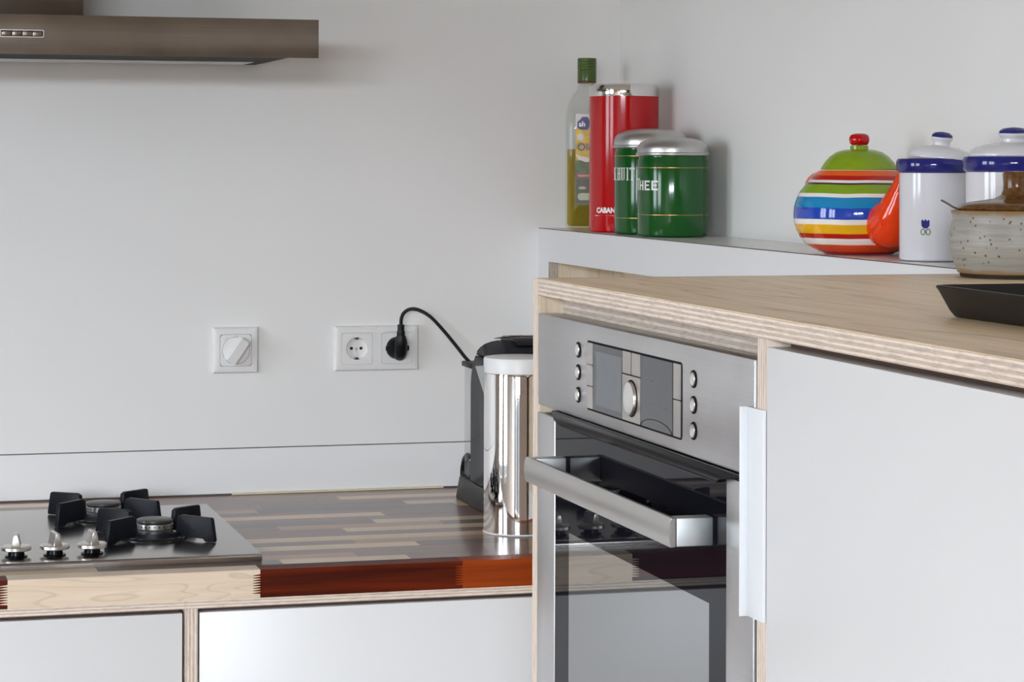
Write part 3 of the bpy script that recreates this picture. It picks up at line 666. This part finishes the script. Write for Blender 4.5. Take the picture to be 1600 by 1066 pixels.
# ------------------------------------------------------------------ oven
ov = thing('built_in_oven', (0.95, 2.071, 0.735), 'stainless steel built-in oven with display, dial and bar handle', 'oven')
Y0, Y1 = 1.7735, 2.3687
obj('cavity', box(XO + .022, XLg - .034, Y0 + .01, Y1 - .01, 0.737, 1.310), 'black', ov)
pn = obj('control_panel', box(XO, XO + .021, Y0, Y1, 1.2414, 1.3332, .0010), 'steel_oven', ov)
def tile(name, ya, yb, za, zb, mat, off=.0010, par=None, r=.0006):
    return obj(name, loft([[(x, y, z) for y, z in rrect(ya, yb, za, zb, r, 3)] for x in (XO + .0002, XO - off)]), mat, par or pn)
ds = tile('display', 1.9384, 2.2044, 1.2524, 1.3176, 'outline', .0004, None, .004)
g = .0011
for za, zb in ((1.2958, 1.3158), (1.2756, 1.2950), (1.2543, 1.2748)): tile('key', 2.1835 + g, 2.2024, za, zb, 'key', par=pn)
tile('lcd_glass', 2.0974, 2.1830, 1.2543, 1.3157, 'lcd')
tile('lcd_screen', 2.0985, 2.1752, 1.2595, 1.3095, 'lcd_in', .0011)
for ya, yb in ((2.0460, 2.0714 - g), (2.0714 + g, 2.0962)): tile('key', ya, yb, 1.2962, 1.3158, 'key')
tile('dial_plate', 2.0460, 2.0964, 1.2543, 1.2950, 'key')
tile('touch_field', 1.9610, 2.0448, 1.2543, 1.3157, 'lcd')
for za, zb in ((1.2858, 1.3157), (1.2543, 1.2848)): tile('key', 1.9404, 1.9600 - g, za, zb, 'key')
lb = bmesh.new()
for zz in (1.2955, 1.2745):
    for ya in (1.972, 2.010): box(XO - .00125, XO - .0009, ya, ya + .024, zz - .00022, zz + .00022, bm=lb)
obj('field_line', lb, 'mark', pn)
obj('field_arc', tube([(XO - .0011, 2.0031 + .0410 * math.cos(a), 1.2540 + .0085 * math.sin(a)) for a in [PI * k / 24 for k in range(25)]], .0003, 6), 'outline', pn)
dl = obj('dial', lathe([(0, .0002), (.0149, .0002), (.0149, -.0030), (.0143, -.0040), (.0120, -.0043), (0, -.0042)], 56, (XO, 2.0702, 1.2752), 'X'), 'dial', pn)
obj('dial_seat', lathe([(.0150, -.0009), (.0166, -.0009), (.0166, -.0014), (.0150, -.0014)], 56, (XO, 2.0702, 1.2752), 'X'), 'outline', pn)
for y in (2.2326, 1.9104):
    for z in (1.3063, 1.2849, 1.2634):
        k_ = obj('push_button', lathe([(0, .0002), (.0058, .0002), (.0058, -.0012), (.0052, -.0018), (0, -.0010)], 32, (XO, y, z), 'X'), 'dial', pn)
        obj('button_ring', lathe([(.0059, .0), (.0059, -.0008), (.0075, -.0008), (.0075, .0)], 32, (XO, y, z), 'X'), 'outline', k_)
od = obj('door', box(XO + .0045, XO + .021, Y0, Y1 + .001, 0.752, 1.2330), 'black', ov)
for ya, yb, zt in ((2.3096, 2.3695, 1.2336), (Y0, 1.8330, 1.2352)):
    obj('side_strip', box(XO - .0004, XO + .0044, ya, yb, 0.752, zt, .0006), 'steel_oven', od)
def pane(ya, yb, za, zb, x=XO + .0004):
    return box(x, x + .0036, ya, yb, za, zb)
wa, wb_, wz0, wz1 = 1.8738, 2.2632, 0.835, 1.1273
gl = pane(1.8334, wa, 0.752, 1.2330); merge(gl, pane(wb_, 2.3092, 0.752, 1.2330)); merge(gl, pane(wa, wb_, wz1, 1.2330)); merge(gl, pane(wa, wb_, 0.752, wz0))
obj('glass_border', gl, 'oven_glass', od)
obj('window_pane', pane(wa, wb_, wz0, wz1), 'oven_window', od)
trim = [(2.3094, 1.2408), (2.3080, 1.2365), (2.3020, 1.2325), (2.2920, 1.2295), (2.2735, 1.2280), (1.8500, 1.2285), (1.8420, 1.2310), (1.8370, 1.2340), (1.7960, 1.2375), (1.7960, 1.2408)]
obj('vent_trim', prism(trim, 'X', XO - .0042, XO + .004, .0012), 'black_gloss', ov)
hn = obj('handle', prism([(.6590, 1.1763), (.6590, 1.1996), (.6550, 1.2000), (.6540, 1.1970), (.6533, 1.1925), (.6531, 1.1880), (.6533, 1.1835), (.6540, 1.1790), (.6550, 1.1760)], 'Y', 1.8590, 2.2825, .0006), 'steel_bar', ov)
for ya, yb in ((1.8600, 1.8755), (2.2667, 2.2822)):
    obj('handle_post', box(.6598, .6912, ya, yb, 1.1763, 1.1994, .0012), 'steel_post', hn)
    obj('post_gap', box(.6588, .6600, ya + .0008, yb - .0008, 1.1770, 1.1988), 'black', hn)
    obj('post_seal', box(.6910, XO + .0004, ya + .0008, yb - .0008, 1.1770, 1.1988), 'black', hn)

# ------------------------------------------------------------------ things on the ledge
def on_ledge(name, x, y, label, cat, group=None): return thing(name, (x, y, ZLg), label, cat, group, face_cam(x, y))
# oil bottle: rounded square glass with a screw cap
bo = on_ledge('oil_bottle', 1.2925, 4.122, 'clear glass olive oil bottle with green screw cap behind the red tin', 'bottle')
def sq(h, z, p):   # rounded square section, half width h, exponent p
    L = []
    for k in range(48):
        a = 2 * PI * k / 48; c, s = math.cos(a), math.sin(a); r = h / (abs(c) ** p + abs(s) ** p) ** (1 / p); L.append((r * c, r * s, z))
    return L
prof = [(.030, .0012, 5), (.0350, .0030, 6), (.0372, .0080, 6), (.0372, .1700, 6), (.0372, .1860, 5.5), (.0365, .2000, 5), (.0345, .2130, 4), (.0300, .2265, 3), (.0235, .2375, 2.4), (.0180, .2450, 2), (.0158, .2520, 2), (.0152, .2580, 2)]
inn = [(max(h - .0028, .01), z + (.004 if i == 0 else .002 if i < 3 else 0), p) for i, (h, z, p) in enumerate(prof)]
obj('glass', loft([sq(*a) for a in prof] + [sq(*a) for a in inn[::-1]], True, True), 'glass', bo, True)
oil = [(h - .0004, z + .0003, p) for h, z, p in inn[:3]] + [(.0340, .1390, 6), (.0340, .1400, 6)]
obj('oil', loft([sq(*a) for a in oil]), 'oil', bo, True)
cprof = [(.0158, .2590), (.0166, .2600), (.0166, .2780), (.0160, .2795)]
for k in range(4): cprof += [(.0166, .2805 + k * .0048), (.0168, .2815 + k * .0048), (.0168, .2835 + k * .0048), (.0161, .2845 + k * .0048)]
obj('cap', lathe([(0, .2590)] + cprof + [(.0162, .3000), (0, .3005)], 40), 'cap_green', bo, True)
obj('cap_ring', lathe([(0, .2560), (.0162, .2560), (.0164, .2588), (0, .2588)], 40), 'cap_band', bo, True)
yf = -.0378
lab = obj('label', box(-.0195, .0195, yf - .0004, yf, .0420, .2010), 'lab_clear', bo, True)
def lp(name, xa, xb, za, zb, mt, d=.0007): return obj(name, box(xa, xb, yf - d, yf - .0003, za, zb), mt, lab, True)
lp('label_picture', -.0195, .0195, .1200, .1760, 'lab_yellow'); lp('label_field', -.0195, .0195, .0420, .1200, 'lab_green')
lp('label_stripe', -.0175, .0195, .0905, .0965, 'lab_red', .0010); lp('label_foot', -.0180, .0195, .0450, .0880, 'lab_dark', .0009)
obj('label_badge', loft([[(x, y, z) for x, z in rrect(-.0155, .0195, .0505, .0630, .0055)] for y in (yf - .0005, yf - .0013)]), 'lab_badge', lab, True)
obj('label_olive', lathe([(0, -.0013), (.0070, -.0011), (.0072, -.0005), (0, -.0004)], 24, (-.0075, yf, .0720), 'Y', scale=(1, .35)), 'lab_badge', lab, True)
obj('logo_shape', prism([(-.0165, .1770), (-.0165, .1870), (-.0115, .1915), (-.0080, .1960), (.0010, .1960), (.0050, .1905), (.0050, .1790), (.0010, .1735), (-.0110, .1735)], 'Y', yf - .0009, yf - .0003), 'lab_blue', lab, True)
def label_text(s, size, x, z, mt, bold=0.0):
    me = text_polys_mesh(s, size, bold); me.transform(Matrix.Translation((x, yf - .0016, z)) @ Matrix.Rotation(PI / 2, 4, 'X')); obj('lettering', me, mt, lab, True)
label_text('ah', .0125, -.0140, .1795, 'letter', .0004); label_text('Oli', .0180, -.0165, .1375, 'lab_blue', .0002); label_text('TRADITIONEEL', .0045, -.0160, .0919, 'letter')
obj('label_shape', lathe([(0, -.0012), (.0055, -.0010), (.0055, -.0004), (0, -.0004)], 20, (-.0110, yf, .1610), 'Y', scale=(1, 1.2)), 'lab_clear', lab, True)
obj('label_leaf', prism([(-.0195, .1310), (-.0150, .1220), (-.0020, .1170), (.0100, .1180), (.0020, .1250), (-.0090, .1270)], 'Y', yf - .0011, yf - .0003), 'lab_clear', lab, True)

# tall red tin
rt = on_ledge('red_canister', 1.2975, 3.928, 'tall red storage tin with polished steel lid beside the oil bottle', 'canister')
RR = .0586
obj('body', lathe([(0, .0006), (RR - .0020, .0006), (RR - .0006, .0016), (RR, .0035), (RR, .2275), (0, .2275)], 96), 'red_tin', rt, True)
obj('lid', lathe([(0, .2276), (RR + .0003, .2276), (RR + .0006, .2285), (RR + .0004, .2420), (RR - .0010, .2460), (RR - .0045, .2485), (RR - .0120, .2492), (0, .2496)], 96), 'lid_chrome', rt, True)
def wrapped_text(s, size, R, ang0, z, mt, par, bold=0.0, sx=1.0):
    me = text_polys_mesh(s, size, bold)
    for v in me.vertices:
        a = math.radians(ang0) + v.co.x * sx / R; zz = v.co.y; v.co = Vector(((R + .0004) * math.sin(a), -(R + .0004) * math.cos(a), z + zz))
    obj('lettering', me, mt, par, True)
wrapped_text('CABANAZ', .0118, RR, -50, .0330, 'letter', rt, .0006, .93)
obj('rule', wrap([R4(-.0560, .0275, .0480, .0008)], RR, 0), 'letter', rt, True)

def green_tin(x, y, R, hb, hl, label, polys, zl, lines):
    t = on_ledge('green_canister', x, y, label, 'canister', 'green enamel canisters on the ledge')
    obj('body', lathe([(0, .0008), (R - .004, .0008), (R - .0018, .0022), (R - .0008, .0050), (R - .0008, hb - .010), (R - .0022, hb - .006), (R - .0022, hb), (0, hb)], 96), 'green_tin', t, True)
    obj('lid', lathe([(0, hb - .002), (R + .0012, hb - .002), (R + .0022, hb - .0010), (R + .0018, hb + .0015), (R, hb + .0030), (R, hb + .0090), (R - .0015, hb + hl * .52), (R - .0060, hb + hl * .70), (R - .0130, hb + hl * .82), (R * .55, hb + hl * .93), (R * .28, hb + hl * .985), (0, hb + hl)], 96), 'lid_alu', t, True)
    for z in lines: obj('gold_band', lathe([(R - .0012, z - .0005), (R - .0005, z - .0004), (R - .0005, z + .0004), (R - .0012, z + .0005)], 96), 'gold', t, True)
    obj('lettering', wrap(polys, R - .0008, zl), 'letter', t, True)
    return t
def stencil_thee(x0):
    h, L, p = .0152, .0020, []
    x = x0
    p += [R4(x, h + .0006, .0125, .0026), R4(x + .0045, 0, .0032, h + .0002)]; x += .0140
    p += [R4(x, 0, .0030, h), R4(x + .0085, 0, .0030, h), R4(x + .0034, h * .42, .0047, .0024)]; x += .0150
    for _ in range(2):
        p += [R4(x, 0, .0032, h), R4(x + .0038, 0, .0078, .0026), R4(x + .0038, h * .44, .0058, .0024), R4(x + .0038, h - .0026, .0078, .0026)]; x += .0150
    return p
def serif_beschuit(x0):
    H = .0205; p = []; x = x0; s = .0022; w = .0090
    def stem(a): return [R4(a, 0, s, H), R4(a - .0012, 0, s + .0024, .0010), R4(a - .0012, H - .0010, s + .0024, .0010)]
    for ch in 'BESCHUIT':
        if ch in 'BE': p += stem(x + .0006); p += [R4(x + .0028, z, w * .6, .0013) for z in (0, H * .5, H - .0013)]
        if ch == 'B': p += [R4(x + w - .0015, .0013, s * .8, H * .5 - .0013), R4(x + w - .0015, H * .5 + .0013, s * .8, H * .5 - .0026)]
        if ch in 'SC': p += [R4(x + .0006, z, w * .85, .0013) for z in ((0, H * .5, H - .0013) if ch == 'S' else (0, H - .0013))]
        if ch == 'C': p += [R4(x, .0013, s, H - .0026)]
        if ch == 'S': p += [R4(x, H * .5 + .0013, s, H * .5 - .0026), R4(x + w - s, .0013, s, H * .5 - .0013)]
        if ch == 'H': p += stem(x + .0010) + stem(x + w - s) + [R4(x + .0032, H * .48, w - .0054, .0012)]
        if ch == 'U': p += [R4(x + .0010, .0012, s, H - .0012), R4(x - .0002, H - .0010, s + .0024, .0010), R4(x + w - s, .0012, s * .7, H - .0012), R4(x + w - s - .0012, H - .0010, s + .0024, .0010), R4(x + .0032, 0, w - .0064, .0012)]
        if ch == 'I': p += stem(x + .0022); x -= .0040
        if ch == 'T': p += [R4(x + w / 2 - s / 2, 0, s, H - .0012), R4(x + w / 2 - s / 2 - .0012, 0, s + .0024, .0010), R4(x, H - .0012, w, .0012), R4(x, H - .0040, .0010, .0030), R4(x + w - .0010, H - .0040, .0010, .0030)]
        x += w + .0028
    return p
green_tin(1.2985, 3.793, .0598, .1425, .0300, 'green enamel canister squeezed between the red tin and the one marked THEE', serif_beschuit(-.1140), .0880, (.1275, .0270))
green_tin(1.2905, 3.662, .0562, .1300, .0270, 'green enamel canister marked THEE, in front of the other tins', stencil_thee(-.0790), .0735, (.1090, .0350))

# striped teapot
tpv = thing('teapot', (1.286, 2.926, ZLg), 'round teapot with rainbow stripes, green lid and red knob', 'teapot', rz=math.radians(4))
tprof = [(0, .0008), (.0445, .0008), (.0462, .0020), (.0520, .0042), (.0605, .0080), (.0690, .0132), (.0755, .0210), (.0805, .0310), (.0834, .0410), (.0843, .0500), (.0836, .0603), (.0818, .0675), (.0795, .0740),
         (.0763, .0805), (.0715, .0870), (.0665, .0930), (.0615, .0995), (.0560, .1048), (.0510, .1080), (.0480, .1078), (0, .1076)]
obj('body', lathe(tprof, 96), 'tea_body', tpv, True)
ld = obj('lid', lathe([(0, .1086), (.0490, .1086), (.0496, .1098), (.0488, .1115), (.0440, .1190), (.0380, .1260), (.0300, .1315), (.0200, .1345), (.0118, .1352), (.0114, .1400), (0, .1405)], 72), 'tea_green', tpv, True)
obj('lid_knob', lathe([(0, .1405), (.0098, .1405), (.0122, .1430), (.0132, .1468), (.0128, .1508), (.0108, .1540), (.0070, .1556), (0, .1560)], 40), 'tea_red', ld, True)
sp = smooth_path([(0, -.058, .040), (0, -.084, .0415), (0, -.101, .052), (0, -.112, .069), (0, -.120, .085), (0, -.128, .099), (0, -.134, .109)], 6)
rads = [.027, .0310, .0290, .0225, .0170, .0138, .0122]
rr = []
for i in range(len(sp)):
    t = i / 6; k = min(int(t), 5); rr.append(rads[k] + (rads[k + 1] - rads[k]) * (t - k))
obj('spout', tube(sp, rr, 28), 'tea_orange', tpv, True)
obj('handle', tube(smooth_path([(0, .048, .086), (0, .068, .0975), (0, .104, .1000), (0, .134, .090), (0, .140, .064), (0, .114, .040), (0, .080, .030)]), .0095, 18, flat=(1, .8)), 'tea_orange', tpv, True)

# two white jars with a cobalt band
def jar(x, y, R, s, label, tilt, shift, tulip):
    t = on_ledge('lidded_jar', x, y, label, 'jar', 'white jars with cobalt bands on the ledge')
    obj('body', lathe([(0, .0006), (R - .0030, .0006), (R - .0008, .0020), (R, .0040), (R + .0002, .1060 * s), (0, .1060 * s)], 72), 'jar', t, True)
    obj('collar_band', lathe([(0, .1061 * s), (R, .1061 * s), (R + .0030, .1085 * s), (R + .0042, .1140 * s), (R + .0040, .1190 * s), (R + .0024, .1228 * s), (R - .0020, .1236 * s), (0, .1236 * s)], 72), 'jar_blue', t, True)
    L = lathe([(0, .1238), (.0395, .1238), (.0396, .1262), (.0370, .1305), (.0310, .1345), (.0230, .1370), (.0120, .1385), (.0100, .1395), (.0098, .1425), (.0110, .1445), (0, .1446)], 64)
    Kn = lathe([(0, .1446), (.0112, .1446), (.0128, .1465), (.0130, .1485), (0, .1490)], 40); Kt = lathe([(0, .1490), (.0129, .1488), (.0124, .1518), (.0095, .1545), (0, .1560)], 40)
    mt = Matrix.Translation((shift, 0, .1238 * s)) @ Matrix.Rotation(tilt, 4, 'Y') @ Matrix.Diagonal((R / .0405 * .985, R / .0405 * .985, s, 1)) @ Matrix.Translation((0, 0, -.1238))
    for q in (L, Kn, Kt): q.transform(mt)
    l = obj('lid', L, 'jar', t, True); k = obj('lid_knob', Kn, 'jar', l, True); obj('knob_top', Kt, 'jar_blue', l, True)
    if tulip:
        a0 = -R * math.radians(13); fl = [(a0 - .0048, .0040), (a0 - .0052, .0100), (a0 - .0034, .0118), (a0 - .0018, .0098), (a0, .0122), (a0 + .0020, .0098), (a0 + .0036, .0116), (a0 + .0050, .0098), (a0 + .0046, .0040), (a0 + .0020, .0012), (a0 - .0022, .0012)]
        obj('tulip_flower', wrap([fl], R + .0001, .0390), 'jar_blue', t, True)
        lv = []
        for c in (-.0030, .0032):
            ring = [(a0 + c + .0031 * math.cos(q), -.0036 + .0040 * math.sin(q)) for q in [2 * PI * k / 14 for k in range(14)]]
            rin = [(a0 + c + .0021 * math.cos(q), -.0036 + .0030 * math.sin(q)) for q in [2 * PI * k / 14 for k in range(14)]]
            lv += [[ring[k], ring[(k + 1) % 14], rin[(k + 1) % 14], rin[k]] for k in range(14)]
        obj('tulip_leaf', wrap(lv, R + .0001, .0395), 'leaf', t, True)
    return t
jar(1.286, 2.706, .0405, 1.0, 'white jar with cobalt band and small painted tulip, between teapot and the other jar', math.radians(5), .0080, True)
jar(1.294, 2.515, .0530, 1.02, 'white jar with cobalt band standing behind the speckled stoneware pot', 0.0, .0, False)

# stoneware pot with spoon, black dish
px_, py_ = 1.186, 2.298
po = thing('stoneware_pot', (px_, py_, ZO), 'speckled grey stoneware pot with brown glazed lid on the plywood top', 'pot', rz=face_cam(px_, py_))
obj('body', lathe([(0, .0030), (.0560, .0030), (.0600, .0050), (.0625, .0110), (.0655, .0200), (.0680, .0300), (.0688, .0385), (.0682, .0470), (.0665, .0550), (.0650, .0600), (.0655, .0645), (.0672, .0675), (.0660, .0690), (.0630, .0690), (.0620, .0660), (0, .0640)], 96), 'pot', po, True)
obj('foot', lathe([(0, .0004), (.0570, .0004), (.0580, .0030), (0, .0031)], 64), 'foot', po, True)  # low disc under the pot, coloured as its contact shadow
pl_ = obj('lid', lathe([(0, .0691), (.0600, .0691), (.0612, .0710), (.0580, .0745), (.0480, .0775), (.0340, .0795), (.0220, .0815), (.0160, .0850), (.0140, .0900), (.0136, .0960), (.0142, .1030), (.0146, .1065), (.0130, .1090), (0, .1098)], 72), 'pot_lid', po, True)
sn = thing('spoon', (px_, py_, ZO), 'thin metal spoon handle sticking out from under the pot lid', 'spoon', rz=face_cam(px_, py_))
obj('spoon_handle', tube(smooth_path([(-.0770, -.004, .0790), (-.0745, -.004, .0782), (-.0690, -.004, .0750), (-.0630, -.004, .0715), (-.0560, -.004, .0702)], 4), [.0010] + [.0019] * 15 + [.0014], 12, flat=(1.6, .6)), 'spoon', sn, True)

TX0, TX1, TY0, TY1 = .830, 1.06, 1.40, 1.7150
ty = thing('black_dish', ((TX0 + TX1) / 2, (TY0 + TY1) / 2, ZO), 'shallow matt black rectangular dish on the plywood top', 'dish')
def tr(e, z, rad): return [(x, y, ZO + z + .0006 * math.sin(9 * y + 5 * x) * (1 if z > .015 else 0)) for x, y in rrect(TX0 - e, TX1 + e, TY0 - e, TY1 + e, rad)]
obj('dish_shell', loft([tr(-.002, .0004, .006), tr(0, .0012, .008), tr(.0030, .0055, .009), tr(.0095, .0200, .010), tr(.0112, .0228, .010), tr(.0104, .0240, .010), tr(.0080, .0242, .009), tr(.0050, .0210, .008), tr(-.0030, .0060, .006), tr(-.0080, .0040, .005)]), 'tray', ty)
